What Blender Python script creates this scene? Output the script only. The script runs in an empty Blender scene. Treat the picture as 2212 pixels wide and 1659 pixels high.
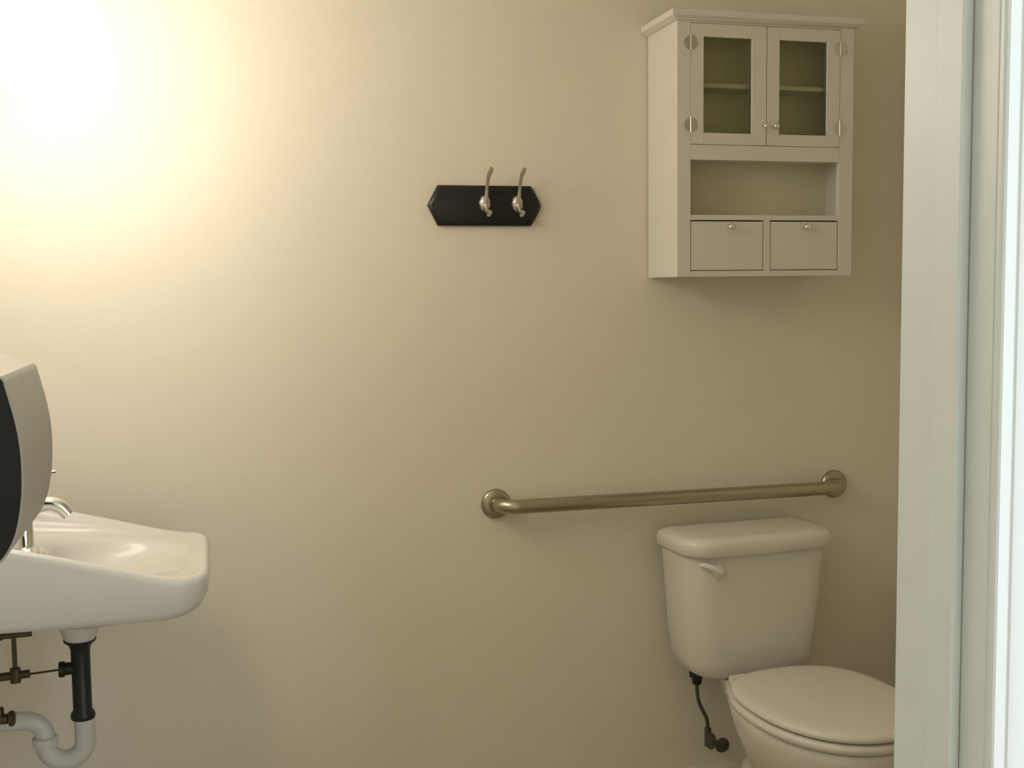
import bpy, bmesh, math, random
from mathutils import Vector, Matrix

# ------------------------------------------------------------------ camera, world, exposure
sc = bpy.context.scene
C = bpy.context.collection
CAM_Y, CAM_Z = -2.75, 1.34
F_PX, YAW, PITCH, ROLL = 2511.0, 0.2564, 0.0815, -0.0111
cam = bpy.data.cameras.new('camera')
cam.sensor_width = 36.0
cam.lens = F_PX / 2212.0 * 36.0
cam.clip_start = 0.02
cam_o = bpy.data.objects.new('camera', cam)
C.objects.link(cam_o)
cy, sy, cp, sp, cr, sr = math.cos(YAW), math.sin(YAW), math.cos(PITCH), math.sin(PITCH), math.cos(ROLL), math.sin(ROLL)
fw = Vector((sy*cp, cy*cp, -sp)); rt = Vector((cy, -sy, 0)); up = rt.cross(fw)
r2 = rt*cr + up*sr; u2 = -rt*sr + up*cr
m = Matrix((r2, u2, -fw)).transposed().to_4x4()
m.translation = Vector((0, CAM_Y, CAM_Z))
cam_o.matrix_world = m
sc.camera = cam_o
sc.view_settings.view_transform = 'Standard'
sc.view_settings.look = 'None'
sc.view_settings.gamma = 1
sc.view_settings.use_curve_mapping = False
sc.view_settings.exposure = 0.3

world = bpy.data.worlds.new('world'); sc.world = world
world.use_nodes = True
bg = world.node_tree.nodes['Background']
bg.inputs[0].default_value = (0.80, 0.92, 1.0, 1)
bg.inputs[1].default_value = 3.2

LAMP_W = 11.4
LAMP_COL = (1.0, 0.905, 0.80)

# ------------------------------------------------------------------ materials
def mat(name, col, rough=0.5, metal=0.0, spec=0.5, bump=None, var=0.0, var_scale=6.0, coat=0.0, trans=0.0, ior=1.45, sss=0.0):
    mt = bpy.data.materials.new(name); mt.use_nodes = True
    nt = mt.node_tree; b = nt.nodes['Principled BSDF']
    b.inputs['Base Color'].default_value = (*col, 1)
    b.inputs['Roughness'].default_value = rough
    b.inputs['Metallic'].default_value = metal
    b.inputs['Specular IOR Level'].default_value = spec
    b.inputs['IOR'].default_value = ior
    b.inputs['Coat Weight'].default_value = coat
    b.inputs['Transmission Weight'].default_value = trans
    tc = nt.nodes.new('ShaderNodeTexCoord')
    if var > 0:
        n = nt.nodes.new('ShaderNodeTexNoise'); n.inputs['Scale'].default_value = var_scale; n.inputs['Detail'].default_value = 4
        nt.links.new(tc.outputs['Object'], n.inputs['Vector'])
        r = nt.nodes.new('ShaderNodeValToRGB')
        r.color_ramp.elements[0].position = 0.3; r.color_ramp.elements[1].position = 0.7
        r.color_ramp.elements[0].color = (*[c*(1-var) for c in col], 1)
        r.color_ramp.elements[1].color = (*[min(1, c*(1+var)) for c in col], 1)
        nt.links.new(n.outputs['Fac'], r.inputs['Fac']); nt.links.new(r.outputs['Color'], b.inputs['Base Color'])
    if bump:
        sc_, st, dist = bump
        n2 = nt.nodes.new('ShaderNodeTexNoise'); n2.inputs['Scale'].default_value = sc_; n2.inputs['Detail'].default_value = 3
        nt.links.new(tc.outputs['Object'], n2.inputs['Vector'])
        bp = nt.nodes.new('ShaderNodeBump'); bp.inputs['Strength'].default_value = st; bp.inputs['Distance'].default_value = dist
        nt.links.new(n2.outputs['Fac'], bp.inputs['Height']); nt.links.new(bp.outputs['Normal'], b.inputs['Normal'])
    return mt

M = {}
M['wall'] = mat('wall_paint', (0.825, 0.77, 0.645), 0.75, spec=0.3, bump=(140, 0.25, 0.0015), var=0.015, var_scale=3)
M['ceiling'] = mat('ceiling_paint', (0.87, 0.85, 0.78), 0.85, spec=0.2, bump=(90, 0.3, 0.002))
M['floor'] = mat('vinyl_floor', (0.42, 0.34, 0.21), 0.45, var=0.12, var_scale=9, bump=(60, 0.2, 0.001))
M['base'] = mat('beige_baseboard_paint', (0.74, 0.69, 0.58), 0.45)
M['trim'] = mat('white_semigloss_trim', (0.70, 0.715, 0.715), 0.35, bump=(25, 0.08, 0.001))
M['jamb'] = mat('jamb_paint', (0.69, 0.715, 0.71), 0.4, bump=(30, 0.1, 0.001), var=0.02, var_scale=12)
M['cab'] = mat('cabinet_white_paint', (0.76, 0.73, 0.66), 0.4, bump=(40, 0.05, 0.0006))
M['cab_in'] = mat('cabinet_inner_panel', (0.74, 0.70, 0.52), 0.6)
M['gap'] = mat('shadow_gap_primer', (0.20, 0.18, 0.13), 0.8)
M['chrome'] = mat('chrome', (0.80, 0.81, 0.80), 0.10, metal=1.0)
M['nickel'] = mat('satin_nickel', (0.60, 0.58, 0.53), 0.28, metal=1.0)
M['steel'] = mat('brushed_stainless_steel', (0.44, 0.40, 0.31), 0.27, metal=1.0, bump=(300, 0.05, 0.0003))
M['black'] = mat('black_lacquered_wood', (0.012, 0.012, 0.011), 0.28, bump=(20, 0.05, 0.001))
M['porc'] = mat('white_porcelain', (0.73, 0.71, 0.66), 0.27, coat=0.15)
M['porc2'] = mat('biscuit_porcelain', (0.78, 0.75, 0.68), 0.14, coat=0.4)
M['plast'] = mat('seat_plastic', (0.79, 0.76, 0.69), 0.25)
M['pvc'] = mat('white_pvc', (0.60, 0.60, 0.57), 0.4)
M['blackpipe'] = mat('black_plastic_pipe', (0.010, 0.012, 0.012), 0.4)
M['brass'] = mat('aged_brass', (0.10, 0.085, 0.05), 0.45, metal=0.8)
M['hose'] = mat('braided_grey_hose', (0.10, 0.10, 0.085), 0.5, metal=0.3, bump=(700, 0.6, 0.0008))
M['disp'] = mat('grey_dispenser_plastic', (0.36, 0.34, 0.28), 0.45, bump=(200, 0.1, 0.0005))
M['smoke'] = mat('smoked_black_plastic', (0.006, 0.006, 0.007), 0.35)
M['metalplate'] = mat('brushed_backplate', (0.6, 0.58, 0.52), 0.3, metal=1.0)

def glass_mat():
    mt = bpy.data.materials.new('cabinet_glass'); mt.use_nodes = True
    nt = mt.node_tree; nt.nodes.clear()
    o = nt.nodes.new('ShaderNodeOutputMaterial'); mx = nt.nodes.new('ShaderNodeMixShader')
    t = nt.nodes.new('ShaderNodeBsdfTransparent'); g = nt.nodes.new('ShaderNodeBsdfGlossy')
    t.inputs[0].default_value = (0.97, 0.98, 0.88, 1); g.inputs['Roughness'].default_value = 0.03
    f = nt.nodes.new('ShaderNodeFresnel'); f.inputs[0].default_value = 1.45
    nt.links.new(f.outputs[0], mx.inputs[0]); nt.links.new(t.outputs[0], mx.inputs[1]); nt.links.new(g.outputs[0], mx.inputs[2])
    nt.links.new(mx.outputs[0], o.inputs[0]); return mt
M['glass'] = glass_mat()
def emit_mat():
    mt = bpy.data.materials.new('lit_opal_glass'); mt.use_nodes = True
    b = mt.node_tree.nodes['Principled BSDF']
    b.inputs['Base Color'].default_value = (0.9, 0.88, 0.8, 1)
    b.inputs['Emission Color'].default_value = (*LAMP_COL, 1)
    b.inputs['Emission Strength'].default_value = LAMP_W
    return mt
M['globe'] = emit_mat()

# ------------------------------------------------------------------ helpers
def obj(name, bm, mt, parent=None, smooth=None, bevel=0.0, segs=2):
    me = bpy.data.meshes.new(name)
    bmesh.ops.recalc_face_normals(bm, faces=bm.faces)
    bm.to_mesh(me); bm.free()
    me.materials.append(M[mt])
    o = bpy.data.objects.new(name, me); C.objects.link(o)
    if smooth is not None:
        for p in me.polygons: p.use_smooth = True
        if smooth < 180:
            me.set_sharp_from_angle(angle=math.radians(smooth))
    if bevel > 0:
        b = o.modifiers.new('bevel', 'BEVEL'); b.width = bevel; b.segments = segs; b.limit_method = 'ANGLE'
        b.angle_limit = math.radians(35)
        for p in me.polygons: p.use_smooth = True
        me.set_sharp_from_angle(angle=math.radians(50))
        b.harden_normals = True
    if parent:
        o.parent = parent
        o.matrix_parent_inverse = parent_world(parent).inverted()
    return o

def parent_world(p):
    w = p.matrix_basis.copy()
    if p.parent: w = parent_world(p.parent) @ p.matrix_parent_inverse @ w
    return w

def tag(o, label, cat, group=None):
    o['label'] = label; o['category'] = cat
    if group: o['group'] = group
    return o

def thing(name, loc, label, cat):
    o = bpy.data.objects.new(name, None); C.objects.link(o)
    o.location = loc; o.empty_display_size = 0.05
    return tag(o, label, cat)

def box(bm, a, b):
    x0, x1 = sorted((a[0], b[0])); y0, y1 = sorted((a[1], b[1])); z0, z1 = sorted((a[2], b[2]))
    v = [bm.verts.new(p) for p in ((x0,y0,z0),(x1,y0,z0),(x1,y1,z0),(x0,y1,z0),(x0,y0,z1),(x1,y0,z1),(x1,y1,z1),(x0,y1,z1))]
    for f in ((0,1,2,3),(4,5,6,7),(0,1,5,4),(1,2,6,5),(2,3,7,6),(3,0,4,7)):
        bm.faces.new([v[i] for i in f])
    return bm

def boxes(*ab):
    bm = bmesh.new()
    for a, b in ab: box(bm, a, b)
    return bm

def struct(name, bm, mt, parent=None, **k):
    o = obj(name, bm, mt, parent, **k)
    if not parent: o['kind'] = 'structure'
    return o

def loft(rings, closed_ends=(True, True), loop=False, bm=None):
    bm = bm or bmesh.new()
    R = [[bm.verts.new(p) for p in r] for r in rings]
    n = len(R[0])
    pairs = list(zip(R, R[1:])) + ([(R[-1], R[0])] if loop else [])
    for a, b in pairs:
        for i in range(n):
            j = (i+1) % n
            bm.faces.new((a[i], a[j], b[j], b[i]))
    if not loop:
        if closed_ends[0]: bm.faces.new(R[0][::-1])
        if closed_ends[1]: bm.faces.new(R[-1])
    return bm

def smooth_path(pts, per=8):
    pts = [Vector(p) for p in pts]; out = []
    for i in range(len(pts)-1):
        p0 = pts[max(i-1, 0)]; p1 = pts[i]; p2 = pts[i+1]; p3 = pts[min(i+2, len(pts)-1)]
        for k in range(per):
            t = k/per
            out.append(0.5*((2*p1) + (p2-p0)*t + (2*p0-5*p1+4*p2-p3)*t*t + (-p0+3*p1-3*p2+p3)*t**3))
    out.append(pts[-1]); return out

def lerp_list(vals, n):
    out = []
    for i in range(n):
        s = i/(n-1)*(len(vals)-1); k = min(int(s), len(vals)-2); out.append(vals[k]+(vals[k+1]-vals[k])*(s-k))
    return out

def tube(path, rad, segs=20, bm=None, flat=None):
    """sweep a round section; rad number or list; flat = (axis vector, scale)"""
    path = [Vector(p) for p in path]; n = len(path)
    rads = [rad]*n if not isinstance(rad, (list, tuple)) else (rad if len(rad) == n else lerp_list(rad, n))
    t0 = (path[1]-path[0]).normalized()
    ref = Vector((0,0,1)) if abs(t0.z) < 0.9 else Vector((1,0,0))
    nrm = t0.cross(ref).normalized()
    rings = []
    for i, p in enumerate(path):
        t = (path[min(i+1, n-1)]-path[max(i-1, 0)]).normalized()
        nrm = (nrm - t*nrm.dot(t)).normalized(); bn = t.cross(nrm)
        ring = []
        for k in range(segs):
            a = 2*math.pi*k/segs
            d = (nrm*math.cos(a)+bn*math.sin(a))*rads[i]
            if flat:
                ax = Vector(flat[0]); d = d - ax*d.dot(ax)*(1-flat[1])
            ring.append(p+d)
        rings.append(ring)
    return loft(rings, bm=bm)

def lathe(origin, axis, prof, segs=40, bm=None, sx=1.0, sy=1.0):
    """prof = [(distance along axis, radius)]"""
    ax = Vector(axis).normalized()
    ref = Vector((0,0,1)) if abs(ax.z) < 0.9 else Vector((1,0,0))
    a = ax.cross(ref).normalized(); b = ax.cross(a)
    o = Vector(origin)
    rings = [[o+ax*h+(a*math.cos(2*math.pi*k/segs)*sx+b*math.sin(2*math.pi*k/segs)*sy)*max(r, 1e-4) for k in range(segs)] for h, r in prof]
    return loft(rings, bm=bm)

def sup(cx, cyy, a, b, n, N=72):
    out = []
    for k in range(N):
        t = 2*math.pi*k/N
        c, s = math.cos(t), math.sin(t)
        out.append((cx+a*math.copysign(abs(c)**(2/n), c), cyy+b*math.copysign(abs(s)**(2/n), s)))
    return out

# ------------------------------------------------------------------ the room
XL, XR = -0.487, 1.84
YF, YH = -1.787, -1.920          # bath side and hall side of the wall with the doorway
DX0, DX1, DZ = -0.26, 0.63, 2.04 # finished door opening
CZ = 2.42
struct('wall_back', boxes(((XL-0.12, 0, -0.1), (XR+0.12, 0.12, CZ+0.1))), 'wall')
struct('wall_left', boxes(((XL-0.12, YF, -0.1), (XL, 0, CZ+0.1))), 'wall')
struct('wall_right', boxes(((XR, YF, -0.1), (XR+0.12, 0, CZ+0.1))), 'wall')
JT = 0.018
struct('wall_front', boxes(((-2.6, YH, -0.1), (DX0-JT, YF, CZ+0.1)), ((DX1+JT, YH, -0.1), (3.2, YF, CZ+0.1)),
                           ((DX0-JT, YH, DZ+JT), (DX1+JT, YF, CZ+0.1))), 'wall')
struct('ceiling', boxes(((XL, YF, CZ), (XR, 0, CZ+0.1))), 'ceiling')
struct('floor', boxes(((XL, YF, -0.1), (XR, 0, 0)), ((-2.6, -5.0, -0.1), (3.2, YF, 0))), 'floor')
struct('wall_blocker_left', boxes(((-1.4, -4.4, -0.1), (-1.25, YH, CZ+0.1))), 'wall')  # unseen wall added to keep cool world light off the bathroom's right side
struct('wall_blocker_back', boxes(((-1.25, -4.4, -0.1), (0.9, -4.28, CZ+0.1))), 'wall')  # unseen blocker behind the camera; daylight enters only past its right end
struct('ceiling_blocker', boxes(((-1.4, -4.4, CZ), (3.2, YH, CZ+0.1))), 'ceiling')  # unseen lid added over the hall to cut world light from above
def baseboard(name, a, b, nrm):
    a = Vector(a); b = Vector(b); n = Vector(nrm)
    prof = [(0, 0), (0.013, 0), (0.013, 0.068), (0.009, 0.078), (0.006, 0.083), (0, 0.083)]
    bm = loft([[p+n*d+Vector((0,0,h)) for d, h in prof] for p in (a, b)])
    return struct(name, bm, 'base')
baseboard('baseboard_back', (XL, 0, 0), (XR, 0, 0), (0, -1, 0))
baseboard('baseboard_left', (XL, YF, 0), (XL, -0.013, 0), (1, 0, 0))
baseboard('baseboard_right', (XR, YF, 0), (XR, -0.013, 0), (-1, 0, 0))

# door frame: jambs, stops and moulded casing
jb = bmesh.new()
box(jb, (DX1, YH, 0), (DX1+JT, YF, DZ+JT)); box(jb, (DX0-JT, YH, 0), (DX0, YF, DZ+JT)); box(jb, (DX0, YH, DZ), (DX1, YF, DZ+JT))
door = struct('door_1', jb, 'jamb', bevel=0.0012)
st = bmesh.new(); T = 0.011
box(st, (DX1-T, -1.888, 0), (DX1, -1.850, DZ-T)); box(st, (DX0, -1.888, 0), (DX0+T, -1.850, DZ-T)); box(st, (DX0, -1.888, DZ-T), (DX1, -1.850, DZ))
struct('door_stop', st, 'jamb', door, bevel=0.0025)
def casing_leg(x, sgn, yb, ydir):
    # colonial profile, x runs away from the opening, d stands off the wall
    prof = [(0, 0), (0, 0.0045), (0.0012, 0.0072), (0.0030, 0.0085), (0.0110, 0.0090), (0.0122, 0.0078), (0.0140, 0.0078), (0.0155, 0.0095), (0.0200, 0.0106),
            (0.034, 0.0112), (0.046, 0.0118), (0.053, 0.0118), (0.057, 0.010), (0.057, 0)]
    return loft([[Vector((x+sgn*px, yb+ydir*d, z)) for px, d in prof] for z in (0, DZ+0.06)])
def casing_head(yb, ydir):
    return boxes(((DX0-0.0005, yb, DZ+0.0008), (DX1+0.0005, yb+ydir*0.014, DZ+0.06)))
for nm, b in (('door_casing', casing_leg(DX1+0.0008, 1, YH, -1)), ('door_casing', casing_leg(DX0-0.0008, -1, YH, -1)), ('door_casing', casing_head(YH, -1)),
              ('door_casing', casing_leg(DX1+0.0070, 1, YF, 1)), ('door_casing', casing_head(YF, 1))):
    struct(nm, b, 'trim', door, smooth=12)

# ------------------------------------------------------------------ vanity light on the left wall
LZ = 1.815
vl = thing('vanity_light', (XL, -0.66, LZ), 'glowing wall light with big round white globes high on the left above the sink', 'wall light')
obj('backplate', boxes(((XL, -1.06, LZ-0.045), (XL+0.018, -0.28, LZ+0.045))), 'metalplate', vl, bevel=0.006)
GR = 0.115
for gy in (-0.38, -0.94):
    obj('lamp_holder', lathe((XL+0.018, gy, LZ), (1, 0, 0), [(0, 0.05), (0.012, 0.05), (0.022, 0.040), (0.085, 0.040)]), 'metalplate', vl, smooth=40)
    gl = bmesh.new(); bmesh.ops.create_uvsphere(gl, u_segments=48, v_segments=32, radius=GR)
    bmesh.ops.translate(gl, verts=gl.verts, vec=(XL+0.018+0.195, gy, LZ))
    obj('globe', gl, 'globe', vl, smooth=180)

# ------------------------------------------------------------------ wall cabinet
K = 1.0063
CF = -0.189
def cx_(x): return x*K
def cz_(z): return 1.34+(z-1.45)*K
X0, X1 = 1.0765, 1.5356
Z0, Z1 = 1.364, 1.957
cab = thing('wall_cabinet', ((X0+X1)/2, -0.004, Z0), 'white wall cabinet with two glass doors and two small drawers above the toilet', 'cabinet')
TH = 0.014
xa, xb = cx_(1.1035), cx_(1.4895)      # inside edges of the stiles
dz0, dz1 = cz_(1.781), Z1-0.004        # door opening
nz0, nz1 = cz_(1.6185), cz_(1.746)     # niche
wz0, wz1 = cz_(1.4875), cz_(1.6065)    # drawer opening
YB = -0.004
PB = -0.085                            # front of the back panel
xm0, xm1 = cx_(1.2915), cx_(1.3080)    # divider between the drawers
b = bmesh.new()
box(b, (X0, CF+0.014, Z0), (X0+TH, YB, Z1)); box(b, (X1-TH, CF+0.014, Z0), (X1, YB, Z1))
box(b, (X0+TH, CF+0.014, Z0+0.004), (X1-TH, YB, Z0+0.016)); box(b, (X0+TH, CF+0.014, Z1-0.012), (X1-TH, YB, Z1))
box(b, (X0+TH, CF+0.016, nz1+0.004), (X1-TH, PB-0.0005, nz1+0.016)); box(b, (X0+TH, CF+0.016, nz0-0.010), (X1-TH, PB-0.0005, nz0))
body = obj('cabinet_body', b, 'cab', cab, bevel=0.001)
b = bmesh.new()
box(b, (X0, CF, Z0), (xa, CF+0.014, Z1)); box(b, (xb, CF, Z0), (X1, CF+0.014, Z1))
box(b, (xa, CF, Z0), (xb, CF+0.014, wz0)); box(b, (xa, CF, wz1), (xb, CF+0.014, nz0)); box(b, (xa, CF, nz1), (xb, CF+0.014, dz0))
box(b, (xa, CF, dz1), (xb, CF+0.014, Z1)); box(b, (xm0, CF, wz0), (xm1, CF+0.014, wz1))
obj('face_frame', b, 'cab', cab, bevel=0.0008)
obj('back_panel', boxes(((X0+TH, PB, Z0+0.016), (X1-TH, PB+0.005, Z1-0.012))), 'cab_in', cab)
sz = cz_(1.921)
obj('shelf', boxes(((X0+TH, CF+0.022, sz-0.005), (X1-TH, PB-0.0005, sz+0.006))), 'cab', cab, bevel=0.001)
# crown: a moulded cap, overhanging left, right and front
OV = 0.018
def crown_ring(o, z): return [Vector((X0-o, YB, z)), Vector((X0-o, CF-o, z)), Vector((X1+o, CF-o, z)), Vector((X1+o, YB, z))]
obj('crown', loft([crown_ring(0.001, Z1), crown_ring(0.006, Z1+0.001), crown_ring(0.011, Z1+0.005), crown_ring(OV, Z1+0.008), crown_ring(OV, Z1+0.021), crown_ring(OV-0.003, Z1+0.024)]), 'cab', cab, smooth=30)
xs = cx_(1.2963)
def knob(at, parent, r=0.009):
    return obj('knob', lathe(at, (0, -1, 0), [(0, r*0.6), (0.002, r*0.55), (0.006, r*0.45), (0.010, r*0.6), (0.014, r*0.95), (0.018, r), (0.021, r*0.8), (0.023, r*0.3)], 28), 'chrome', parent, smooth=60)
def hinge(x, z, parent):
    bm = bmesh.new()
    R = 0.0165
    for s in (-1, 1):
        pts = [(s*0.0016, -R)]+[(s*(0.0016+(R-0.0016)*math.cos(a)), R*math.sin(a)) for a in [math.radians(q) for q in range(-80, 81, 10)]]+[(s*0.0016, R)]
        if s < 0: pts = pts[::-1]
        loft([[Vector((x+px, CF-d, z+pz)) for px, pz in pts] for d in (0.0003, 0.0022)], bm=bm)
        for q in (-0.009, 0.009):
            lathe((x+s*0.009, CF-0.002, z+q), (0, -1, 0), [(0, 0.0022), (0.001, 0.0018)], 12, bm=bm)
    tube([(x, CF-0.0025, z-R-0.002), (x, CF-0.0025, z+R+0.002)], 0.0024, 14, bm=bm)
    return obj('hinge', bm, 'nickel', parent, smooth=40)
for k, (d0, d1, g0, g1) in enumerate(((xa+0.0009, xs-0.0008, cx_(1.1355), cx_(1.2589)), (xs+0.0008, xb-0.0009, cx_(1.3291), cx_(1.4558)))):
    gz0, gz1 = cz_(1.8085), cz_(2.0285)
    b = bmesh.new(); q0, q1 = dz0+0.0012, dz1-0.0014
    for (a_, c_) in (((d0, q0), (g0, q1)), ((g1, q0), (d1, q1)), ((g0, q0), (g1, gz0)), ((g0, gz1), (g1, q1))):
        box(b, (a_[0], CF-0.001, a_[1]), (c_[0], CF+0.013, c_[1]))
    bmesh.ops.remove_doubles(b, verts=b.verts, dist=1e-5)
    dr = obj('door', b, 'cab', cab, bevel=0.0008)
    obj('glass_pane', boxes(((g0-0.004, CF+0.006, gz0-0.004), (g1+0.004, CF+0.0085, gz1+0.004))), 'glass', dr)
    knob((cx_(1.2875) if k == 0 else cx_(1.3140), CF-0.001, cz_(1.8255)), dr, 0.0075)
    hx = xa if k == 0 else xb
    hinge(hx, cz_(2.0135), dr); hinge(hx, cz_(1.8265), dr)
for k, (d0, d1) in enumerate(((xa, xm0), (xm1, xb))):
    g = 0.0018
    b = boxes(((d0+g, CF+0.001, wz0+g), (d1-g, CF+0.014, wz1-g*1.6)))
    box(b, (d0+0.008, CF+0.014, wz0+0.006), (d1-0.008, -0.092, wz1-0.02))
    dw = obj('drawer', b, 'cab', cab, bevel=0.0012)
    knob(((d0+d1)/2+(0.004 if k == 0 else 0.0), CF+0.001, wz1-0.0165), dw, 0.0085)

# ------------------------------------------------------------------ coat rack
rack = thing('coat_rack', (0.655, 0, 1.54), 'black wooden coat rack with two silver hooks on the beige wall', 'coat rack')
xl, xr_, zb, zt, zm = 0.5165, 0.7960, 1.4925, 1.5880, 1.541
def board_ring(ins, y):
    pts = [(xl+ins, zm), (xl+0.025+ins*0.7, zt-ins), (xr_-0.026-ins*0.7, zt-ins), (xr_-0.018-ins*0.8, zt-0.010-ins*0.7), (xr_-0.003-ins, zm+0.010), (xr_-ins, zm), (xr_-0.003-ins, zm-0.011),
           (xr_-0.018-ins*0.8, zb+0.010+ins*0.7), (xr_-0.026-ins*0.7, zb+ins), (xl+0.024+ins*0.7, zb+ins)]
    return [Vector((x, y, z)) for x, z in pts]
obj('board', loft([board_ring(0, -0.0002), board_ring(0, -0.010), board_ring(0.004, -0.0145), board_ring(0.009, -0.017)]), 'black', rack, smooth=30)
def coat_hook(x):
    z = 1.5445; y0 = -0.0170
    h = obj('coat_hook', lathe((x, y0, z), (0, -1, 0), [(0, 0.0150), (0.002, 0.0150), (0.006, 0.012), (0.011, 0.008)], 32, sx=1.0, sy=1.40), 'nickel', rack, smooth=50)
    up_ = smooth_path([(x, y0-0.006, z-0.006), (x, y0-0.014, z+0.012), (x, y0-0.022, z+0.034), (x, y0-0.036, z+0.056), (x+0.001, y0-0.053, z+0.071), (x+0.002, y0-0.062, z+0.077)], 6)
    obj('long_prong', tube(up_, [0.0065, 0.005, 0.0038, 0.0042, 0.0058, 0.0048], 16), 'nickel', h, smooth=60)
    lo = smooth_path([(x, y0-0.006, z+0.004), (x, y0-0.012, z-0.010), (x, y0-0.026, z-0.024), (x, y0-0.038, z-0.028), (x+0.001, y0-0.046, z-0.022)], 6)
    obj('short_prong', tube(lo, [0.0065, 0.0055, 0.0046, 0.0056, 0.0062], 16), 'nickel', h, smooth=60)
coat_hook(0.6545); coat_hook(0.7350)

# ------------------------------------------------------------------ grab bar
gz = 0.8134
ga, gb = 0.676, 1.603
gbar = thing('grab_bar', ((ga+gb)/2, 0, gz), 'long brushed steel grab bar mounted on the wall above the toilet tank', 'grab bar')
yo = -0.058; r = 0.045
path = [(ga, -0.006, gz)]
path += [(ga, -0.012, gz)]
for k in range(9):
    a = math.radians(90*k/8); path.append((ga+r-r*math.cos(a), yo+r-r*math.sin(a), gz))
for k in range(1, 12): path.append((ga+r+(gb-ga-2*r)*k/12, yo, gz))
for k in range(9):
    a = math.radians(90*k/8); path.append((gb-r+r*math.sin(a), yo+r-r*math.cos(a), gz))
path += [(gb, -0.006, gz)]
obj('bar', tube(path, 0.0178, 32), 'steel', gbar, smooth=60)
for x in (ga, gb):
    obj('flange', lathe((x, 0, gz), (0, -1, 0), [(0, 0.0375), (0.003, 0.0375), (0.008, 0.036), (0.0115, 0.032), (0.013, 0.020)], 48), 'steel', gbar, smooth=40)

# ------------------------------------------------------------------ toilet (built square, then turned a little)
TX = 1.291
ROT = math.radians(4.0)
def TP(u, v, z):
    v2 = v-0.1
    return Vector((TX+u*math.cos(ROT)+v2*math.sin(ROT), -(0.1+v2*math.cos(ROT)-u*math.sin(ROT)), z))
def TR(pts, z): return [TP(u, v, z) for u, v in pts]
toilet = thing('toilet', (TX, -0.38, 0), 'two-piece off-white toilet with closed lid beside the door frame', 'toilet')
def tank_plan(a, v0, v1, ch, N=10):
    # flat back, big rounded front corners, slightly bowed front
    cb = min(0.022, a*0.15) if v0 < 0.0285 else 0.012
    pts = [(-a+cb, v0), (-a+cb*0.3, v0+cb*0.3), (-a, v0+cb)]
    for k in range(N+1):
        t = math.pi/2*k/N
        pts.append((-a+ch*0.95*(1-math.cos(t)), v1-0.006-ch*(1-math.sin(t))))
    for k in range(1, 6):
        s = k/6; u = -a+ch*0.95+(2*a-2*ch*0.95)*s; pts.append((u, v1-0.006+0.006*math.sin(math.pi*s)))
    for k in range(N+1):
        t = math.pi/2*(1-k/N)
        pts.append((a-ch*0.95*(1-math.cos(t)), v1-0.006-ch*(1-math.sin(t))))
    pts += [(a, v0+cb), (a-cb*0.3, v0+cb*0.3), (a-cb, v0)]
    return pts
rings = []
for z, a, v0, v1, ch in ((0.375, 0.120, 0.060, 0.165, 0.045), (0.379, 0.142, 0.050, 0.185, 0.055), (0.392, 0.162, 0.042, 0.198, 0.065), (0.420, 0.171, 0.036, 0.204, 0.070),
                         (0.50, 0.182, 0.034, 0.208, 0.070), (0.60, 0.189, 0.032, 0.213, 0.070), (0.6935, 0.196, 0.030, 0.217, 0.070)):
    rings.append(TR(tank_plan(a, v0, v1, ch), z))
obj('tank', loft(rings), 'porc2', toilet, smooth=50)
rings = []
for z, a, v0, v1, ch in ((0.694, 0.194, 0.028, 0.219, 0.070), (0.6945, 0.205, 0.024, 0.228, 0.074), (0.699, 0.209, 0.021, 0.232, 0.076), (0.720, 0.210, 0.020, 0.233, 0.076), (0.730, 0.207, 0.022, 0.230, 0.075),
                         (0.736, 0.198, 0.027, 0.221, 0.070), (0.7395, 0.175, 0.035, 0.20, 0.06), (0.741, 0.12, 0.06, 0.17, 0.045)):
    rings.append(TR(tank_plan(a, v0, v1, ch), z))
obj('tank_lid', loft(rings), 'porc2', toilet, smooth=50)
# flush lever, on the rounded left front corner
lv = bmesh.new()
c0 = TP(-0.128, 0.207, 0.660)
lathe(c0, TP(-0.25, 0.8, 0.66)-TP(-0.1, 0.2, 0.66), [(0, 0.0155), (0.010, 0.0155), (0.016, 0.013), (0.020, 0.006)], 24, bm=lv)
tube(smooth_path([TP(-0.128, 0.222, 0.660), TP(-0.143, 0.222, 0.668), TP(-0.160, 0.214, 0.675), TP(-0.174, 0.203, 0.677)], 5), [0.010, 0.0085, 0.0072, 0.0050], 14, bm=lv)
obj('flush_lever', lv, 'plast', toilet, smooth=60)
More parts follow.
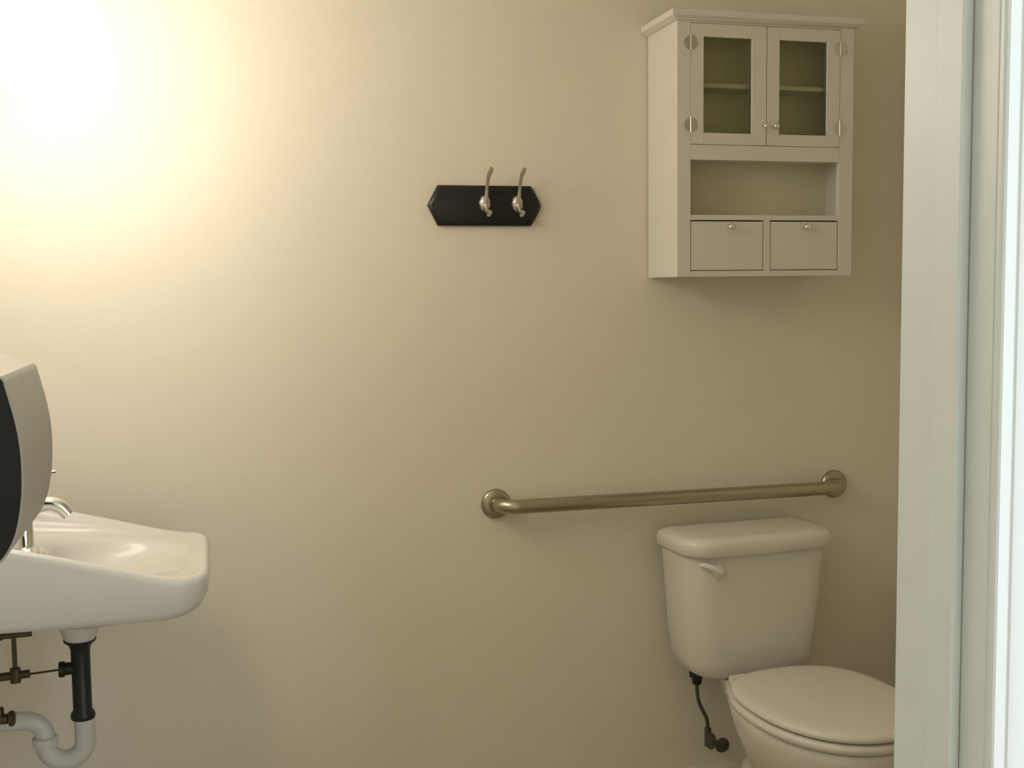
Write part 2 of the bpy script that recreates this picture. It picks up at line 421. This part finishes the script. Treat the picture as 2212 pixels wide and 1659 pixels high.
# bowl
def egg(cv, a, front, back, pw=2.0, N=64, nb=2.6):
    pts = []
    for k in range(N):
        t = 2*math.pi*k/N
        s, c = math.sin(t), math.cos(t)
        if s >= 0: pts.append((a*math.copysign(abs(c)**(2/2.15), c), cv+front*abs(s)**(2/2.15)))
        else: pts.append((a*math.copysign(abs(c)**(2/nb), c), cv-back*abs(s)**(2/nb)))
    return pts
rings = []
for z, cv, a, fr, bk, nb in ((0.0, 0.36, 0.108, 0.19, 0.20, 3.2), (0.012, 0.36, 0.110, 0.19, 0.20, 3.2), (0.03, 0.36, 0.104, 0.185, 0.20, 3.2), (0.10, 0.37, 0.092, 0.17, 0.20, 3), (0.17, 0.39, 0.098, 0.175, 0.20, 3),
                         (0.22, 0.42, 0.122, 0.205, 0.22, 2.8), (0.27, 0.44, 0.148, 0.235, 0.25, 2.8), (0.32, 0.45, 0.168, 0.250, 0.30, 3.2), (0.352, 0.455, 0.177, 0.256, 0.365, 4), (0.374, 0.455, 0.178, 0.257, 0.37, 4),
                         (0.379, 0.455, 0.174, 0.253, 0.367, 4), (0.379, 0.455, 0.12, 0.2, 0.18, 2.4), (0.33, 0.455, 0.11, 0.19, 0.17, 2.2)):
    pl = egg(cv, a, fr, bk, nb=nb)
    if z > 0.2:   # the deck under the tank is narrower than the bowl
        pl = [(u*(1 if v > 0.38 else (1-0.42*min(1, (0.38-v)/0.2))), v) for u, v in pl]
    rings.append(TR(pl, z))
obj('bowl', loft(rings), 'porc2', toilet, smooth=60)
SV, SA, SF, SB = 0.475, 0.190, 0.243, 0.225
def slab(zs, nb=2.7):
    return loft([TR(egg(SV, SA-i, SF-i, SB-i, nb=nb), z) for z, i in zs])
obj('seat', slab([(0.3815, 0.012), (0.3815, 0.006), (0.385, 0.002), (0.392, 0.0), (0.398, 0.002), (0.4012, 0.007), (0.4012, 0.05)]), 'plast', toilet, smooth=60)
obj('seat_lid', slab([(0.4055, 0.016), (0.4055, 0.009), (0.408, 0.005), (0.413, 0.003), (0.419, 0.006), (0.4235, 0.013), (0.4255, 0.028), (0.4265, 0.055), (0.4285, 0.11), (0.429, 0.17)]), 'plast', toilet, smooth=60)
for s in (-1, 1):
    obj('seat_hinge', tube([TP(s*0.06, 0.232, 0.395), TP(s*0.105, 0.232, 0.395)], 0.0115, 18), 'plast', toilet, smooth=50)
for s in (-1, 1):
    obj('bolt_cap', lathe(TP(s*0.097, 0.33, 0.010), (0, 0, 1), [(0, 0.016), (0.012, 0.015), (0.020, 0.009), (0.022, 0.002)], 20), 'plast', toilet, smooth=60)

# ------------------------------------------------------------------ toilet water supply
ws = thing('water_supply_line', (1.235, 0, 0.17), 'dark flexible water line and shut-off valve left of the toilet bowl', 'water supply')
hx0 = Vector((1.161, -0.115, 0.376))
obj('coupling_nut', lathe(hx0, (0, 0, -1), [(-0.002, 0.020), (0.008, 0.020), (0.010, 0.014), (0.026, 0.012), (0.030, 0.007)], 8), 'blackpipe', ws, smooth=25)
obj('hose', tube(smooth_path([(1.161, -0.115, 0.350), (1.163, -0.114, 0.325), (1.169, -0.110, 0.300), (1.185, -0.100, 0.270), (1.200, -0.090, 0.244), (1.205, -0.085, 0.215)], 6), 0.0048, 14), 'hose', ws, smooth=60)
vb = bmesh.new()
tube([(1.205, -0.085, 0.219), (1.205, -0.085, 0.172)], [0.0085, 0.0085, 0.0085], 16, bm=vb)
tube([(1.205, -0.085, 0.186), (1.245, -0.045, 0.160), (1.2846, -0.004, 0.134)], 0.0075, 14, bm=vb)
obj('valve_body', vb, 'hose', ws, smooth=40)
obj('valve_handle', lathe((1.205, -0.094, 0.194), (-0.15, -1, 0), [(0, 0.006), (0.010, 0.007), (0.011, 0.016), (0.018, 0.0165), (0.020, 0.010)], 24, sx=0.8, sy=1.3), 'hose', ws, smooth=40)
obj('wall_flange', lathe((1.2846, 0, 0.132), (0, -1, 0), [(0, 0.020), (0.003, 0.019), (0.007, 0.010)], 28), 'hose', ws, smooth=50)

# ------------------------------------------------------------------ sink
SX0, SX1, SY0, SY1 = XL+0.001, -0.008, -0.605, -0.165
sink = thing('wall_sink', (XL, -0.385, 0.74), 'white wall-hung ceramic sink with sloping sides on the left', 'sink')
scx, scy, sa, sb_ = (SX0+SX1)/2, (SY0+SY1)/2, (SX1-SX0)/2, (SY1-SY0)/2
def zr(x):
    # nearly straight slope, eased into the flat front lip and the back deck
    t = (-0.075-x)/0.30
    e = 0.12
    if t < -e: q = 0
    elif t < e: q = (t+e)**2/(4*e)
    else: q = t
    if q > 1-e: q = (1 - (1+e-min(q, 1+e))**2/(4*e))
    return 0.826+0.083*q
def zled(x): return 0.8165+0.10*max(0, -0.03-x)
rings = []
def ring(plan, zf): rings.append([Vector((x, y, zf(x) if callable(zf) else zf)) for x, y in plan])
def rr(ins, n=8): return sup(scx, scy, sa-ins, sb_-ins, n)
bcx, bcy = -0.175, -0.385
ring(sup(-0.250, bcy, 0.030, 0.030, 2), 0.708)
ring(sup(-0.240, bcy, 0.085, 0.085, 2), 0.7105)
ring(sup(-0.222, bcy, 0.140, 0.125, 2.2), 0.724)
ring(sup(-0.235, bcy, 0.195, 0.165, 3), 0.741)
ring(rr(0.030, 6), lambda x: 0.743+0.012*max(0, (x+0.095)/0.085)**2)
ring(rr(0.012, 7), lambda x: 0.748+0.022*max(0, (x+0.095)/0.085)**2)
ring(rr(0.003), lambda x: 0.764+0.022*max(0, (x+0.095)/0.085)**2)
ring(rr(0.0015), lambda x: 0.5*(zr(x)+0.77))
ring(rr(0.0), lambda x: zr(x)-0.016)
ring(rr(0.0015), lambda x: zr(x)-0.007)
ring(rr(0.006), lambda x: zr(x)-0.0015)
ring(rr(0.011), lambda x: zr(x))
ring(rr(0.017), lambda x: zr(x)-0.003)
ring(rr(0.023), lambda x: 0.55*zr(x)+0.45*zled(x))
ring(rr(0.031, 6), lambda x: zled(x)+0.002)
ring(rr(0.040, 6), zled)
ring(sup(bcx, bcy, 0.145, 0.150, 2.5), lambda x: zled(x)-0.002)
for k in range(1, 15):
    q = k/15
    rad = 1-q*0.86
    dep = 0.074*(1-rad**2.3)*min(1, 0.55+q*3)
    ring(sup(bcx+(-0.250-bcx)*q, bcy, 0.145*rad, 0.150*rad, 2.5-0.5*q), lambda x, d=dep, q=q, c=bcx+(-0.250-bcx)*q: (zled(x)*(1-q)+zled(c)*q)-0.002-d)
ring(sup(-0.250, bcy, 0.018, 0.018, 2), 0.7415)
obj('basin', loft(rings), 'porc', sink, smooth=60)
obj('drain_cover', lathe((-0.250, bcy, 0.7418), (0, 0, 1), [(0, 0.021), (0.003, 0.020), (0.005, 0.012), (0.006, 0.002)], 28), 'chrome', sink, smooth=60)

# ------------------------------------------------------------------ faucet
fx, fy = -0.350, -0.385
fz = zled(fx)
fau = thing('faucet', (fx, fy, fz), 'chrome single-lever faucet standing on the back of the white sink', 'faucet')
obj('faucet_body', lathe((fx, fy, fz-0.002), (0, 0, 1), [(0, 0.026), (0.006, 0.026), (0.010, 0.021), (0.014, 0.0175), (0.050, 0.0165), (0.082, 0.0160), (0.092, 0.0140), (0.098, 0.006)], 32), 'chrome', fau, smooth=50)
obj('spout', tube(smooth_path([(fx, fy, fz+0.066), (fx+0.018, fy, fz+0.084), (fx+0.042, fy, fz+0.090), (fx+0.065, fy, fz+0.084), (fx+0.082, fy, fz+0.066)], 7), [0.016, 0.016, 0.0150, 0.0140, 0.0128], 22), 'chrome', fau, smooth=60)
obj('lever', tube(smooth_path([(fx, fy, fz+0.090), (fx+0.004, fy, fz+0.118), (fx+0.022, fy, fz+0.140), (fx+0.045, fy, fz+0.148), (fx+0.062, fy, fz+0.150)], 6), [0.0065, 0.0055, 0.0050, 0.0052, 0.0062], 14), 'chrome', fau, smooth=60)

# ------------------------------------------------------------------ drain below the sink
dx, dy = -0.258, -0.385
dr_ = thing('sink_drain', (dx, dy, 0.42), 'black drain tailpiece with white curved trap under the sink', 'drain pipe')
obj('tailpiece', lathe((dx, dy, 0.668), (0, 0, -1), [(0, 0.031), (0.003, 0.030), (0.009, 0.022), (0.018, 0.0185), (0.028, 0.0180), (0.140, 0.0178), (0.146, 0.022), (0.153, 0.0235), (0.158, 0.022)], 32), 'blackpipe', dr_, smooth=35)
obj('drain_flange', lathe((dx, dy, 0.712), (0, 0, -1), [(0, 0.044), (0.012, 0.043), (0.022, 0.036), (0.040, 0.030), (0.045, 0.027)], 32), 'porc', dr_, smooth=50)
tb = bmesh.new()
tube([(dx-0.012, dy, 0.612), (dx-0.034, dy, 0.611)], 0.0125, 18, bm=tb)
tube([(dx-0.030, dy, 0.611), (dx-0.040, dy, 0.611)], 0.0155, 18, bm=tb)
obj('pivot_nut', tb, 'blackpipe', dr_, smooth=35)
obj('lift_rod', tube([(dx-0.035, dy, 0.611), (dx-0.118, dy, 0.606)], 0.0022, 10), 'brass', dr_, smooth=60)
pth = [(dx+0.002, dy, 0.516), (dx+0.003, dy, 0.470)]
R_ = 0.037; ccx = dx+0.003-R_; ccz = 0.466
for k in range(1, 13):
    a = math.pi*k/12; pth.append((ccx+R_*math.cos(a), dy, ccz-R_*math.sin(a)))
obj('trap_bend', tube(pth, 0.0195, 24), 'pvc', dr_, smooth=60)
xe = ccx-R_
obj('trap_nut', lathe((xe, dy, 0.463), (0.0, 0, 1), [(0, 0.021), (0.001, 0.0245), (0.016, 0.0245), (0.018, 0.021)], 12), 'pvc', dr_, smooth=20)
obj('trap_arm', tube(smooth_path([(xe, dy, 0.478), (xe-0.004, dy, 0.496), (xe-0.022, dy, 0.512), (xe-0.045, dy, 0.516), (xe-0.085, dy, 0.517), (XL+0.006, dy, 0.517)], 6), 0.0180, 22), 'pvc', dr_, smooth=60)
obj('wall_flange', lathe((XL, dy, 0.517), (1, 0, 0), [(0, 0.036), (0.004, 0.034), (0.008, 0.021)], 28), 'chrome', dr_, smooth=40)

# ------------------------------------------------------------------ sink supply stops and pop-up linkage, left of the drain
# the pop-up linkage hangs in front of the tailpiece
b = bmesh.new()
tube([(-0.415, -0.387, 0.606), (-0.351, -0.387, 0.609)], 0.0080, 14, bm=b)
tube([(-0.377, -0.387, 0.594), (-0.377, -0.387, 0.622)], 0.0100, 12, bm=b)
obj('clamp_screw', b, 'brass', dr_, smooth=30)
obj('link_strap', boxes(((-0.382, -0.3865, 0.600), (-0.373, -0.3845, 0.742))), 'brass', dr_, bevel=0.0005)
vx, vy = -0.386, -0.475
sv = thing('sink_supply_valve', (XL, vy, 0.56), 'dark shut-off valve and supply tube beneath the sink at the left edge', 'valve')
b = bmesh.new()
tube([(vx-0.02, vy, 0.711), (vx+0.054, vy, 0.713)], 0.0065, 14, bm=b)
tube([(vx-0.012, vy, 0.742), (vx-0.012, vy, 0.704)], 0.015, 8, bm=b)
obj('mounting_nut', b, 'brass', sv, smooth=30)
obj('supply_tube', tube(smooth_path([(vx-0.012, vy, 0.708), (vx-0.011, vy, 0.656), (vx-0.013, vy, 0.618), (vx-0.010, vy, 0.571)], 6), 0.0045, 12), 'brass', sv, smooth=60)
b = bmesh.new()
tube([(XL+0.003, vy, 0.554), (vx+0.006, vy, 0.554)], 0.0095, 16, bm=b)
tube([(vx-0.010, vy, 0.575), (vx-0.010, vy, 0.549)], 0.0105, 10, bm=b)
obj('stop_valve', b, 'brass', sv, smooth=30)
obj('valve_handle', lathe((vx+0.006, vy, 0.554), (1, 0, 0), [(0, 0.006), (0.003, 0.014), (0.010, 0.0145), (0.013, 0.010)], 20), 'brass', sv, smooth=40)
obj('wall_flange', lathe((XL, vy, 0.554), (1, 0, 0), [(0, 0.024), (0.003, 0.023), (0.006, 0.012)], 28), 'chrome', sv, smooth=40)

# ------------------------------------------------------------------ paper towel dispenser on the left wall
Y1, Y2 = -0.885, -1.175
disp = thing('paper_towel_dispenser', (XL, (Y1+Y2)/2, 0.95), 'grey wall dispenser with black side panel at the left edge in front of the sink', 'towel dispenser')
front = smooth_path([(x, 0, z) for x, z in ((-0.2480, 1.2325), (-0.2410, 1.203), (-0.2355, 1.178), (-0.2315, 1.148), (-0.2305, 1.116), (-0.2325, 1.080), (-0.2385, 1.046), (-0.2460, 1.0235), (-0.2565, 1.006), (-0.272, 0.991), (-0.300, 0.975), (-0.350, 0.962))], 4)
prof = [(XL, 1.315)] + [(-0.262, 1.2405), (-0.252, 1.2375)] + [(p.x, p.z) for p in front] + [(XL, 0.952)]
def dring(y, ins=0.0):
    cxx, czz = -0.38, 1.12
    out = []
    for x, z in prof:
        dx_, dz_ = x-cxx, z-czz; L = math.hypot(dx_, dz_)
        q = 0 if x <= XL+1e-6 else ins
        out.append(Vector((x-dx_/L*q, y, z-dz_/L*ins)))
    return out
obj('cover', loft([dring(Y2, 0.0015), dring(Y2+0.0015), dring(Y1-0.0015), dring(Y1, 0.0015)]), 'disp', disp, smooth=28)
for ya, yb in ((Y2-0.0035, Y2+0.0005), (Y1+0.0035, Y1-0.0005)):
    obj('side_panel', loft([dring(ya, 0.0045), dring(yb, 0.0025)]), 'smoke', disp, smooth=28)
obj('paper_slot', boxes(((-0.42, Y2+0.02, 0.948), (-0.395, Y1-0.02, 0.962))), 'smoke', disp)
obj('lock', lathe((-0.2345, -0.90, 1.168), (1, 0, 0.1), [(-0.004, 0.004), (0.0005, 0.004), (0.0015, 0.003)], 16), 'metalplate', disp, smooth=40)
